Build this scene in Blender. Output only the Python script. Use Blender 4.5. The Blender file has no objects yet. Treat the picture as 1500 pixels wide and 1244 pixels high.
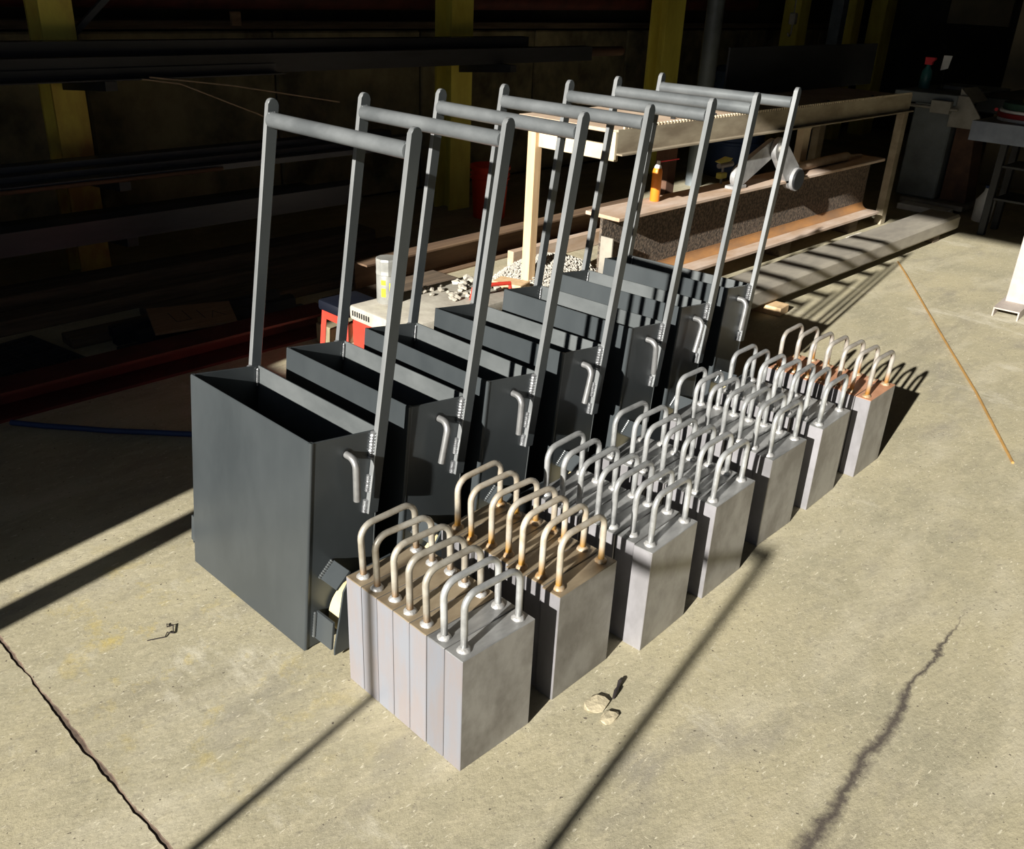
import bpy, bmesh, math, random
from mathutils import Vector, Matrix
random.seed(7)
sc = bpy.context.scene
C = sc.collection

# ------------------------------------------------------------------ camera
# x = along the long side of the carts, y = along the row, z = up (metres)
CAM = (1.672, -1.051, 1.62); YAW, PITCH, ROLL = -0.743, -0.451, 0.048
f = Vector((math.sin(YAW)*math.cos(PITCH), math.cos(YAW)*math.cos(PITCH), math.sin(PITCH)))
r0 = f.cross(Vector((0, 0, 1))).normalized(); u0 = r0.cross(f)
rr = r0*math.cos(ROLL) + u0*math.sin(ROLL); uu = -r0*math.sin(ROLL) + u0*math.cos(ROLL)
cd = bpy.data.cameras.new('camera'); cam = bpy.data.objects.new('camera', cd); C.objects.link(cam)
cd.sensor_fit = 'HORIZONTAL'; cd.sensor_width = 36; cd.lens = 36*1339.08/1500
cd.clip_start = 0.05; cd.clip_end = 100
m = Matrix((rr, uu, -f)).transposed().to_4x4(); m.translation = CAM
cam.matrix_world = m
sc.camera = cam
# ------------------------------------------------------------------ light
w = bpy.data.worlds.new('world'); sc.world = w; w.use_nodes = True
bg = w.node_tree.nodes['Background']; bg.inputs[0].default_value = (.62, .76, 1, 1); bg.inputs[1].default_value = .22
sd = bpy.data.lights.new('sun', 'SUN'); sun = bpy.data.objects.new('sun', sd); C.objects.link(sun)
sd.energy = 9.5; sd.angle = .011; sd.color = (1, .965, .89)
SUN = Vector((-.146, .797, -.317)).normalized()
sun.rotation_euler = SUN.to_track_quat('-Z', 'Y').to_euler(); sun.location = (3, -8, 6)
vs = sc.view_settings
vs.view_transform = 'Standard'; vs.look = 'None'; vs.gamma = 1; vs.exposure = .22; vs.use_curve_mapping = False

# ------------------------------------------------------------------ materials
def mat(name, c1, c2=None, rough=.6, metal=0, scale=6, stretch=(1, 1, 1), bump=0, bscale=None, spec=.5, detail=5, lo=.35, hi=.65, top=None, rand=0):
    m = bpy.data.materials.new(name); m.use_nodes = True
    nt = m.node_tree; N = nt.nodes; L = nt.links; b = N['Principled BSDF']
    b.inputs['Roughness'].default_value = rough; b.inputs['Metallic'].default_value = metal
    b.inputs['Specular IOR Level'].default_value = spec
    c2 = c2 or tuple(x*.75 for x in c1)
    tc = N.new('ShaderNodeTexCoord'); mp = N.new('ShaderNodeMapping'); mp.inputs['Scale'].default_value = stretch
    oi = N.new('ShaderNodeObjectInfo'); ad = N.new('ShaderNodeVectorMath'); ad.operation = 'ADD'
    mu = N.new('ShaderNodeMath'); mu.operation = 'MULTIPLY'; mu.inputs[1].default_value = 37.0
    L.new(oi.outputs['Random'], mu.inputs[0]); L.new(tc.outputs['Object'], mp.inputs[0]); L.new(mp.outputs[0], ad.inputs[0]); L.new(mu.outputs[0], ad.inputs[1])
    n = N.new('ShaderNodeTexNoise'); n.inputs['Scale'].default_value = scale; n.inputs['Detail'].default_value = detail; n.inputs['Roughness'].default_value = .62
    L.new(ad.outputs[0], n.inputs['Vector'])
    mr = N.new('ShaderNodeMapRange'); mr.inputs[1].default_value = lo; mr.inputs[2].default_value = hi; mr.clamp = True
    L.new(n.outputs[0], mr.inputs[0])
    mx = N.new('ShaderNodeMix'); mx.data_type = 'RGBA'; mx.inputs[6].default_value = (*c1, 1); mx.inputs[7].default_value = (*c2, 1)
    L.new(mr.outputs[0], mx.inputs[0])
    out = mx.outputs[2]
    if rand:
        hs = N.new('ShaderNodeHueSaturation'); ma = N.new('ShaderNodeMapRange')
        ma.inputs[3].default_value = 1-rand; ma.inputs[4].default_value = 1+rand
        L.new(oi.outputs['Random'], ma.inputs[0]); L.new(ma.outputs[0], hs.inputs['Value']); L.new(out, hs.inputs['Color']); out = hs.outputs[0]
    if top:   # rust film with its own ragged shape: (colour, low z, high z) in the object's own height
        col, z0, z1 = top
        sp = N.new('ShaderNodeSeparateXYZ'); L.new(tc.outputs['Object'], sp.inputs[0])
        a = N.new('ShaderNodeMath'); a.operation = 'MULTIPLY_ADD'; a.inputs[1].default_value = abs(z1-z0)*1.6; L.new(n.outputs[0], a.inputs[0]); L.new(sp.outputs[2], a.inputs[2])
        m2 = N.new('ShaderNodeMapRange'); m2.inputs[1].default_value = z0+abs(z1-z0)*.8; m2.inputs[2].default_value = z1+abs(z1-z0)*.8; m2.clamp = True
        L.new(a.outputs[0], m2.inputs[0])
        m3 = N.new('ShaderNodeMix'); m3.data_type = 'RGBA'; L.new(m2.outputs[0], m3.inputs[0]); L.new(out, m3.inputs[6]); m3.inputs[7].default_value = (*col, 1); out = m3.outputs[2]
    L.new(out, b.inputs['Base Color'])
    if bump:
        n2 = N.new('ShaderNodeTexNoise'); n2.inputs['Scale'].default_value = bscale or scale*6; n2.inputs['Detail'].default_value = 4
        L.new(ad.outputs[0], n2.inputs['Vector'])
        bp = N.new('ShaderNodeBump'); bp.inputs['Strength'].default_value = bump; bp.inputs['Distance'].default_value = .004
        L.new(n2.outputs[0], bp.inputs['Height']); L.new(bp.outputs[0], b.inputs['Normal'])
    return m

def floor_material():
    m = bpy.data.materials.new('worn_concrete'); m.use_nodes = True
    nt = m.node_tree; N = nt.nodes; L = nt.links; b = N['Principled BSDF']
    tc = N.new('ShaderNodeTexCoord'); P = tc.outputs['Object']
    def noise(scale, st=(1, 1, 1), rot=0, detail=6, rough=.6):
        mp = N.new('ShaderNodeMapping'); mp.inputs['Scale'].default_value = st; mp.inputs['Rotation'].default_value = (0, 0, rot)
        L.new(P, mp.inputs[0]); n = N.new('ShaderNodeTexNoise'); n.inputs['Scale'].default_value = scale
        n.inputs['Detail'].default_value = detail; n.inputs['Roughness'].default_value = rough; L.new(mp.outputs[0], n.inputs['Vector']); return n.outputs[0]
    def rng(x, a, c, o0=0, o1=1):
        r = N.new('ShaderNodeMapRange'); r.clamp = True
        for i, v in enumerate((a, c, o0, o1)): r.inputs[i+1].default_value = v
        L.new(x, r.inputs[0]); return r.outputs[0]
    def mix(fac, A, B):
        x = N.new('ShaderNodeMix'); x.data_type = 'RGBA'; L.new(fac, x.inputs[0])
        for i, v in ((6, A), (7, B)):
            if isinstance(v, tuple): x.inputs[i].default_value = (*v, 1)
            else: L.new(v, x.inputs[i])
        return x.outputs[2]
    def math_(op, a, c):
        x = N.new('ShaderNodeMath'); x.operation = op
        for i, v in enumerate((a, c)):
            if isinstance(v, (int, float)): x.inputs[i].default_value = v
            else: L.new(v, x.inputs[i])
        return x.outputs[0]
    col = mix(rng(noise(1.7), .35, .65), (.45, .40, .265), (.345, .315, .22))
    col = mix(rng(noise(5, (1, .35, 1), .5), .50, .72), col, (.50, .455, .335))      # pale scuffs
    col = mix(rng(noise(3.2, (1, .5, 1), -.4), .56, .72), col, (.29, .265, .21))     # grey worn patches
    col = mix(rng(noise(26, (1, .3, 1), .9, 8, .7), .50, .70), col, (.47, .42, .29))
    col = mix(rng(noise(55, (1, .5, 1), -.7, 8, .7), .56, .72), col, (.27, .24, .18))  # fine dirt
    col = mix(rng(noise(2.6, (1, .28, 1), 1.1, 9, .72), .54, .68), col, (.30, .27, .195))
    col = mix(rng(noise(2.1, (.45, 1, 1), .5, 9, .75), .57, .68), col, (.56, .52, .41))      # chalky drag marks
    col = mix(rng(noise(110, (1, .3, 1), .35, 3, .6), .635, .69), col, (.62, .57, .43))       # pale flecks
    col = mix(rng(noise(140, (.35, 1, 1), .9, 3, .6), .66, .71), col, (.60, .54, .40))
    col = mix(rng(noise(75, (1, 1, 1), .0, 2, .5), .70, .735), col, (.13, .11, .085))         # dark specks
    sp = N.new('ShaderNodeSeparateXYZ'); L.new(P, sp.inputs[0]); X, Y = sp.outputs[0], sp.outputs[1]
    # rubbed yellow paint near the floor joint
    ym = math_('MULTIPLY', rng(noise(7, detail=8, rough=.7), .54, .66), rng(math_('ABSOLUTE', math_('ADD', X, .25), 0), .15, .75, 1, 0))
    ym = math_('MULTIPLY', ym, rng(math_('ABSOLUTE', math_('ADD', Y, .25), 0), .08, .40, 1, 0))
    col = mix(math_('MULTIPLY', ym, .6), col, (.55, .42, .10))
    # dirt-filled crack
    wob = math_('MULTIPLY', math_('SUBTRACT', noise(6, detail=8, rough=.75), .5), .10)
    d = math_('ABSOLUTE', math_('ADD', math_('ADD', math_('ADD', X, -1.262), math_('MULTIPLY', Y, .058)), wob), 0)
    wid = math_('MULTIPLY', rng(Y, 1.5, .8, .15, 1), math_('MULTIPLY', rng(noise(9, detail=8, rough=.8), .3, .7, .35, 1.5), .026))
    wid2 = math_('MULTIPLY', wid, .1)
    cr = N.new('ShaderNodeMapRange'); cr.clamp = True; L.new(d, cr.inputs[0]); L.new(wid2, cr.inputs[1]); L.new(wid, cr.inputs[2])
    cr.inputs[3].default_value = .95; cr.inputs[4].default_value = 0
    col = mix(math_('MULTIPLY', cr.outputs[0], rng(Y, 1.6, 1.35)), col, (.085, .07, .06))
    L.new(col, b.inputs['Base Color']); b.inputs['Roughness'].default_value = .82; b.inputs['Specular IOR Level'].default_value = .25
    hgt = math_('ADD', noise(90, (1, .45, 1), .6, 6, .7), math_('MULTIPLY', noise(24, (1, .5, 1), -.5, 6), 1.2))
    bp = N.new('ShaderNodeBump'); bp.inputs['Strength'].default_value = .5; bp.inputs['Distance'].default_value = .0045
    L.new(hgt, bp.inputs['Height']); L.new(bp.outputs[0], b.inputs['Normal'])
    return m

M = {}
M['floor'] = floor_material()
M['groove'] = mat('dirt', (.15, .105, .075), (.07, .048, .035), .95, scale=30)
M['wall'] = mat('old_concrete', (.36, .31, .18), (.10, .085, .055), .9, scale=2.2, bump=.4)
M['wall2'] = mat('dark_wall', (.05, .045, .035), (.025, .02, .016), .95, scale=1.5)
M['tanwall'] = mat('tan_paint', (.30, .25, .16), (.2, .17, .11), .9, scale=2)
M['cart'] = mat('charcoal_paint', (.062, .0705, .075), (.043, .050, .054), .36, .25, scale=3.5, stretch=(1, 1, .45), bump=.03, bscale=40, rand=.08)
M['cartpole'] = mat('charcoal_brushed', (.105, .112, .114), (.06, .066, .069), .36, .35, scale=14, bump=.05, bscale=60)
M['bar'] = mat('handle_grey', (.20, .212, .218), (.12, .13, .135), .34, .4, scale=9, stretch=(.6, 1, 1), bump=.05, bscale=60)
M['edge'] = mat('pale_post_edge', (.34, .35, .355), (.23, .24, .245), .32, .5, scale=10, stretch=(1, 1, .3))
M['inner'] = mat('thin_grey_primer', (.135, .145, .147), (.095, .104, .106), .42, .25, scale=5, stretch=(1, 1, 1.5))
M['pin'] = mat('bare_rod', (.30, .30, .30), (.2, .2, .2), .38, .55, scale=20)
M['weld'] = mat('weld_bead', (.42, .43, .44), (.22, .22, .23), .34, .7, scale=60, bump=.4, bscale=200)
M['wheel'] = mat('cream_tyre', (.62, .53, .30), (.5, .42, .24), .6, scale=12)
M['dark'] = mat('black_steel', (.02, .022, .024), (.012, .013, .014), .5, .2)
RUST = (.42, .20, .06)
M['block_blue'] = mat('mill_scale_lilac', (.235, .245, .28), (.255, .23, .235), .47, .3, scale=6, stretch=(2.2, 1, .5), bump=.1, bscale=50, lo=.40, hi=.60, rand=.16)
M['edge_grey'] = mat('plate_edge_grey', (.34, .33, .35), (.235, .228, .235), .45, .4, scale=9, stretch=(1, 1, .6), bump=.12, bscale=40, rand=.12)
M['block_grey'] = mat('mill_scale_grey', (.32, .312, .30), (.20, .19, .18), .45, .35, scale=8, stretch=(1, 1, .8), bump=.12, bscale=40, lo=.40, hi=.62, rand=.10)
M['top_brown'] = mat('oiled_brown_top', (.35, .285, .195), (.22, .165, .105), .42, .35, scale=14, stretch=(1, .4, 1), rand=.1)
M['top_grey'] = mat('sawn_grey_top', (.42, .42, .415), (.22, .22, .218), .38, .5, scale=16, stretch=(1, .35, 1), rand=.1)
M['top_copper'] = mat('primer_orange_top', (.56, .30, .19), (.45, .22, .12), .5, .2, scale=12)
M['rod_rust'] = mat('rod_rusty', (.52, .475, .40), (.38, .31, .22), .45, .3, scale=26, bump=.1, lo=.4, hi=.7, top=((.60, .33, .07), .05, .012), rand=.12)
M['rod_tan'] = mat('rod_tan', (.44, .415, .36), (.30, .265, .21), .42, .35, scale=22, bump=.1, top=((.33, .19, .08), .035, .005), rand=.12)
M['rod_grey'] = mat('rod_galvanised', (.50, .51, .51), (.33, .335, .335), .36, .5, scale=24, bump=.08, rand=.12)
M['rod_last'] = mat('rod_pale_rusty', (.48, .45, .41), (.32, .29, .25), .42, .35, scale=22, bump=.1, top=((.50, .25, .06), .05, .015), rand=.1)
M['bead'] = mat('weld_collar', (.58, .58, .57), (.36, .35, .34), .38, .5, scale=70, bump=.4, bscale=150)
M['bead_rust'] = mat('weld_collar_rusty', (.40, .34, .25), (.34, .19, .07), .5, .3, scale=60, bump=.4, bscale=150)
M['yellow'] = mat('yellow_paint', (.88, .78, .14), (.62, .50, .07), .6, scale=3, stretch=(1, 1, .4))
M['yellowrust'] = mat('yellow_rusting', (.88, .76, .15), (.48, .24, .06), .7, scale=3, stretch=(1, 1, .5))
M['steelblk'] = mat('dark_stock', (.055, .058, .068), (.03, .031, .036), .5, .3, scale=4, stretch=(1, .2, 1))
M['steelblue'] = mat('blue_grey_stock', (.09, .10, .125), (.05, .055, .07), .45, .3, scale=4, stretch=(1, .2, 1))
M['rustbar'] = mat('brown_stock', (.12, .06, .035), (.06, .03, .02), .8, scale=6, stretch=(1, .2, 1))
M['timber'] = mat('old_timber', (.14, .10, .065), (.07, .05, .033), .9, scale=9, stretch=(4, .3, 4), bump=.3)
M['redpaint'] = mat('faded_red_paint', (.12, .024, .018), (.06, .014, .011), .7, scale=5)
M['ply'] = mat('plywood', (.33, .21, .12), (.22, .13, .07), .85, scale=14, stretch=(8, .5, 3))
M['ink'] = mat('black_marker', (.03, .02, .018), None, .9)
M['rust'] = mat('rusty_beam', (.165, .125, .092), (.055, .045, .036), .88, scale=60, bump=.9, bscale=90, lo=.42, hi=.58)
M['brownsteel'] = mat('brown_channel_steel', (.20, .125, .07), (.11, .065, .038), .8, scale=5, stretch=(3, .25, 3), bump=.2)
M['rustflange'] = mat('rusty_flange', (.58, .47, .39), (.42, .28, .18), .85, scale=7, stretch=(1, .3, 1), bump=.3)
M['rustsunlit'] = mat('sunlit_rust_fillet', (.40, .19, .06), (.22, .12, .06), .85, scale=7, stretch=(1, .3, 1), bump=.3)
M['cream'] = mat('cream_paint', (.66, .56, .40), (.52, .42, .29), .7, scale=5)
M['creamdirty'] = mat('grimy_cream_rail', (.36, .31, .225), (.2, .16, .11), .75, scale=8, stretch=(1, .3, 1))
M['tabletop'] = mat('pinkish_board', (.60, .46, .34), (.46, .33, .23), .8, scale=5)
M['postwood'] = mat('pale_pine', (.70, .50, .29), (.58, .39, .21), .75, scale=9, stretch=(4, 4, .3))
M['concbeam'] = mat('grey_box_section', (.33, .30, .245), (.22, .20, .17), .75, scale=7, stretch=(1, .35, 1), bump=.2)
M['gravel'] = mat('gravel', (.55, .52, .45), (.28, .26, .23), .95, scale=60)
M['redplastic'] = mat('red_plastic', (.62, .055, .03), (.5, .04, .025), .45, scale=4)
M['orangered'] = mat('orange_red_bucket', (.85, .06, .015), (.75, .05, .012), .5, scale=4)
M['navy'] = mat('shaded_navy_plastic', (.004, .006, .014), None, .5)  # near-black navy; shade over the stool top is put into the colour
M['dust'] = mat('dusty_grey', (.46, .43, .36), (.33, .30, .25), .85, scale=12, bump=.2)
M['cangrey'] = mat('can_grey', (.42, .42, .39), (.28, .28, .26), .42, .35, scale=12)
M['neon'] = mat('neon_yellow_print', (.75, .82, .02), None, .6)
M['white'] = mat('white_plastic', (.86, .86, .84), None, .5)
M['orange'] = mat('orange_can', (.85, .26, .02), None, .45)
M['redtip'] = mat('red_straw', (.75, .04, .06), None, .5)
M['alu'] = mat('cast_grey', (.42, .42, .42), (.28, .28, .285), .5, .4, scale=14, bump=.2)
M['lime'] = mat('yellow_green_paint', (.62, .60, .13), None, .6)
M['tanrod'] = mat('tan_tube', (.42, .32, .23), (.33, .24, .17), .75, scale=12)
M['wire'] = mat('copper_wire', (.62, .36, .12), None, .45, .4)
M['bluegrey'] = mat('machine_blue_grey', (.19, .215, .23), (.11, .125, .135), .5, .3, scale=3)
M['greysteel'] = mat('machine_grey', (.30, .29, .26), (.2, .19, .17), .6, .3, scale=6)
M['channel'] = mat('shiny_channel', (.24, .29, .36), (.14, .17, .22), .32, .6, scale=4)
M['green'] = mat('green_disc', (.02, .07, .05), None, .7)
M['reddisc'] = mat('red_disc', (.35, .02, .02), None, .6)
M['yelldisc'] = mat('yellow_disc', (.6, .48, .03), None, .6)
M['teal'] = mat('teal_bottle', (.04, .17, .17), None, .35)
M['blue'] = mat('blue_plastic', (.03, .06, .16), None, .6)
M['bluetin'] = mat('blue_tin', (.10, .28, .55), None, .5)
M['pinkgrey'] = mat('weathered_channel', (.42, .37, .33), (.33, .28, .25), .7, scale=9)
M['stone'] = mat('pale_stone', (.46, .40, .27), (.36, .31, .21), .95, scale=30, bump=.5, bscale=90)
M['grime'] = mat('hooked_swarf', (.06, .05, .05), None, .5, .4)

# ------------------------------------------------------------------ helpers
def obj(name, bm, m, parent=None, loc=None, rotz=0, smooth=False):
    me = bpy.data.meshes.new(name)
    bmesh.ops.recalc_face_normals(bm, faces=bm.faces); bm.to_mesh(me); bm.free()
    for x in (m if isinstance(m, (list, tuple)) else [m]): me.materials.append(M[x])
    if smooth:
        for p in me.polygons: p.use_smooth = True
        me.set_sharp_from_angle(angle=math.radians(38))
    o = bpy.data.objects.new(name, me); C.objects.link(o)
    if parent: o.parent = parent
    if loc: o.location = loc
    o.rotation_euler = (0, 0, rotz)
    return o
def tag(o, label, cat, group=None):
    o['label'] = label; o['category'] = cat
    if group: o['group'] = group
    return o
def thing(name, label, cat, loc=(0, 0, 0), rotz=0, group=None):
    o = bpy.data.objects.new(name, None); C.objects.link(o); o.empty_display_size = .05
    o.location = loc; o.rotation_euler = (0, 0, rotz)
    return tag(o, label, cat, group)
def struct(o): o['kind'] = 'structure'; return o
def dup(root, loc=None, rotz=None, label=None):
    r = root.copy(); C.objects.link(r)
    if loc: r.location = loc
    if rotz is not None: r.rotation_euler = (0, 0, rotz)
    if label: r['label'] = label
    for ch in list(root.children):
        c = ch.copy(); C.objects.link(c); c.parent = r
        for g in list(ch.children):
            d = g.copy(); C.objects.link(d); d.parent = c
    return r
def box(x0, x1, y0, y1, z0, z1, bev=0, bm=None, seg=1):
    own = bm is None; bm = bm or bmesh.new()
    vs = [bm.verts.new((x, y, z)) for z in (z0, z1) for y in (y0, y1) for x in (x0, x1)]
    fs = [bm.faces.new([vs[i] for i in q]) for q in ((0, 2, 3, 1), (4, 5, 7, 6), (0, 1, 5, 4), (2, 6, 7, 3), (0, 4, 6, 2), (1, 3, 7, 5))]
    if bev: bmesh.ops.bevel(bm, geom=list({e for q in fs for e in q.edges}), offset=bev, segments=seg, affect='EDGES', profile=.5)
    return bm
def prism(poly, a, b, axis='x', bm=None, bev=0):
    """polygon in the two other axes, extruded from a to b along axis"""
    bm = bm or bmesh.new()
    def P(p, t): return {'x': (t, p[0], p[1]), 'y': (p[0], t, p[1]), 'z': (p[0], p[1], t)}[axis]
    A = [bm.verts.new(P(p, a)) for p in poly]; B = [bm.verts.new(P(p, b)) for p in poly]
    fs = [bm.faces.new(A), bm.faces.new(B)]; n = len(poly)
    for i in range(n): fs.append(bm.faces.new((A[i], A[(i+1) % n], B[(i+1) % n], B[i])))
    if bev: bmesh.ops.bevel(bm, geom=list({e for q in fs for e in q.edges}), offset=bev, segments=1, affect='EDGES')
    return bm
def tube(path, rad, n=10, bm=None, caps=True):
    bm = bm or bmesh.new(); pts = [Vector(p) for p in path]
    rad = rad if isinstance(rad, (list, tuple)) else [rad]*len(pts)
    rings = []; up = None
    for i, p in enumerate(pts):
        t = (pts[min(i+1, len(pts)-1)]-pts[max(i-1, 0)]).normalized()
        if up is None: up = t.orthogonal().normalized()
        up = (up - t*up.dot(t)).normalized(); s = t.cross(up)
        rings.append([bm.verts.new(p+(up*math.cos(2*math.pi*k/n)+s*math.sin(2*math.pi*k/n))*rad[i]) for k in range(n)])
    for a, b in zip(rings, rings[1:]):
        for k in range(n): bm.faces.new((a[k], a[(k+1) % n], b[(k+1) % n], b[k]))
    if caps: bm.faces.new(rings[0]); bm.faces.new(rings[-1])
    return bm
def lathe(prof, n=24, bm=None, c=(0, 0)):
    bm = bm or bmesh.new(); rings = []
    for r, z in prof: rings.append([bm.verts.new((c[0]+r*math.cos(2*math.pi*k/n), c[1]+r*math.sin(2*math.pi*k/n), z)) for k in range(n)])
    for a, b in zip(rings, rings[1:]):
        for k in range(n): bm.faces.new((a[k], a[(k+1) % n], b[(k+1) % n], b[k]))
    bm.faces.new(rings[0]); bm.faces.new(rings[-1])
    return bm
def bar(p, q, w, h, bm=None):
    """square bar between two points (w across, h up)"""
    bm = bm or bmesh.new(); p, q = Vector(p), Vector(q); t = (q-p).normalized()
    s = t.cross(Vector((0, 0, 1)));  s = s.normalized() if s.length > 1e-4 else Vector((1, 0, 0)); u = s.cross(t)
    R = [[bm.verts.new(c+s*a*w/2+u*b*h/2) for a, b in ((-1, -1), (1, -1), (1, 1), (-1, 1))] for c in (p, q)]
    bm.faces.new(R[0]); bm.faces.new(R[1])
    for k in range(4): bm.faces.new((R[0][k], R[0][(k+1) % 4], R[1][(k+1) % 4], R[1][k]))
    return bm
def arc(cx, cy, r, a0, a1, n):
    return [(cx+r*math.cos(math.radians(a0+(a1-a0)*i/n)), cy+r*math.sin(math.radians(a0+(a1-a0)*i/n))) for i in range(n+1)]
def bead(p, q, r, n=9, bm=None):
    """rippled weld bead from p to q"""
    p, q = Vector(p), Vector(q); k = n*2
    return tube([p.lerp(q, i/k) for i in range(k+1)], [r*(.45 if i in (0, k) else (1 if i % 2 else .72)) for i in range(k+1)], 8, bm)
def inst(name, me, parent, loc, rot=(0, 0, 0)):
    o = bpy.data.objects.new(name, me); C.objects.link(o); o.parent = parent; o.location = loc; o.rotation_euler = rot; return o

# ------------------------------------------------------------------ building shell
def build_floor():
    xs = [-4.4+i*(10.8/900) for i in range(901)]
    rng = random.Random(3); bm = bmesh.new(); rows = []
    def wob(amp, off):
        v = 0; out = []
        for _ in xs: v = .82*v + rng.uniform(-1, 1)*amp; out.append(off+v)
        return out
    ja = wob(.0026, -.5455); jb = wob(.0026, -.5565)
    for ys, z in (([12.2]*901, 0), ([6]*901, 0), ([2]*901, 0), (ja, 0), ([j-.002 for j in ja], -.0018), ([j+.003 for j in jb], -.003), (jb, 0), ([-2.8]*901, 0)):
        rows.append([bm.verts.new((x, y, z)) for x, y in zip(xs, ys)])
    for ri, (a, b) in enumerate(zip(rows, rows[1:])):
        for i in range(900):
            fc = bm.faces.new((a[i], b[i], b[i+1], a[i+1])); fc.material_index = 1 if ri in (3, 4, 5) else 0
    me = bpy.data.meshes.new('floor'); bm.to_mesh(me); bm.free()
    me.materials.append(M['floor']); me.materials.append(M['groove'])
    o = bpy.data.objects.new('floor', me); C.objects.link(o); struct(o)
build_floor()
struct(obj('ground', box(-14, 16, -16, -2.8, -.3, -.001), 'floor'))
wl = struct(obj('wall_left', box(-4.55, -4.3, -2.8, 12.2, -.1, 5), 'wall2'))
pm = box(0, .05, 0, 1.33, 0, 1.22, .012)
first = obj('concrete_panel', pm, 'wall', wl, (-4.3, -2.6, .02))
for k in range(1, 11): inst('concrete_panel', first.data, wl, (-4.3, -2.6+k*1.345, .02))
obj('ledge', box(-4.3, -4.17, -2.7, 12, 1.26, 1.31, .005), 'timber', wl)
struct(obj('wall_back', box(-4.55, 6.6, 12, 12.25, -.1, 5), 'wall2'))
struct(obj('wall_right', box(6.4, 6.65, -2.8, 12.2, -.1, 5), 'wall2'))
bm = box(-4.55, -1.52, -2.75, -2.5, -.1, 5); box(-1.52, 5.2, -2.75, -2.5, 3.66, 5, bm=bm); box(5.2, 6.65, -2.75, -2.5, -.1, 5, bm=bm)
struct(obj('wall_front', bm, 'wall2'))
struct(obj('ceiling', box(-4.55, 6.65, -2.75, 12.25, 4.7, 4.95), 'wall2'))
struct(obj('wall_partition', box(-1.37, .9, 9.0, 9.2, 0, 4.7), 'tanwall'))
# unseen sun blockers added in the doorway, shaped to shade the floor by the carts
d = struct(obj('sun_blocker_1', box(-1.52, -1.1, -2.52, -2.47, 0, 1.85, .004), 'bluegrey'))
obj('blocker_rib', box(-1.5, -1.12, -2.468, -2.45, .9, .95), 'bluegrey', d)
d = struct(obj('sun_blocker_2', box(-1.1, -.47, -2.52, -2.47, 0, 1.40, .004), 'bluegrey'))
obj('blocker_rib', box(-1.08, -.49, -2.468, -2.45, .7, .75), 'bluegrey', d)
def stanchion(x, wd, h, label, arm=None):
    t = thing('doorway_post', label, 'post', (x, -2.5, 0))
    obj('base_plate', box(-.06, .06, -.06, .06, 0, .008, .002), 'dark', t)
    obj('upright', box(-wd/2, wd/2, -wd/2, wd/2, .008, h, .002), 'dark', t)
    if arm: obj('arm', box(arm, -wd/2, -.012, .012, h-.04, h-.005, .002), 'dark', t)
stanchion(-.308, .085, 1.5, 'wide square steel post standing in the doorway beside the low sun blocker')
stanchion(.718, .022, 1.52, 'thin plain steel post standing in the doorway')
stanchion(1.322, .026, 1.545, 'thin steel post with a short side arm at its top in the doorway', -.23)

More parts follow.
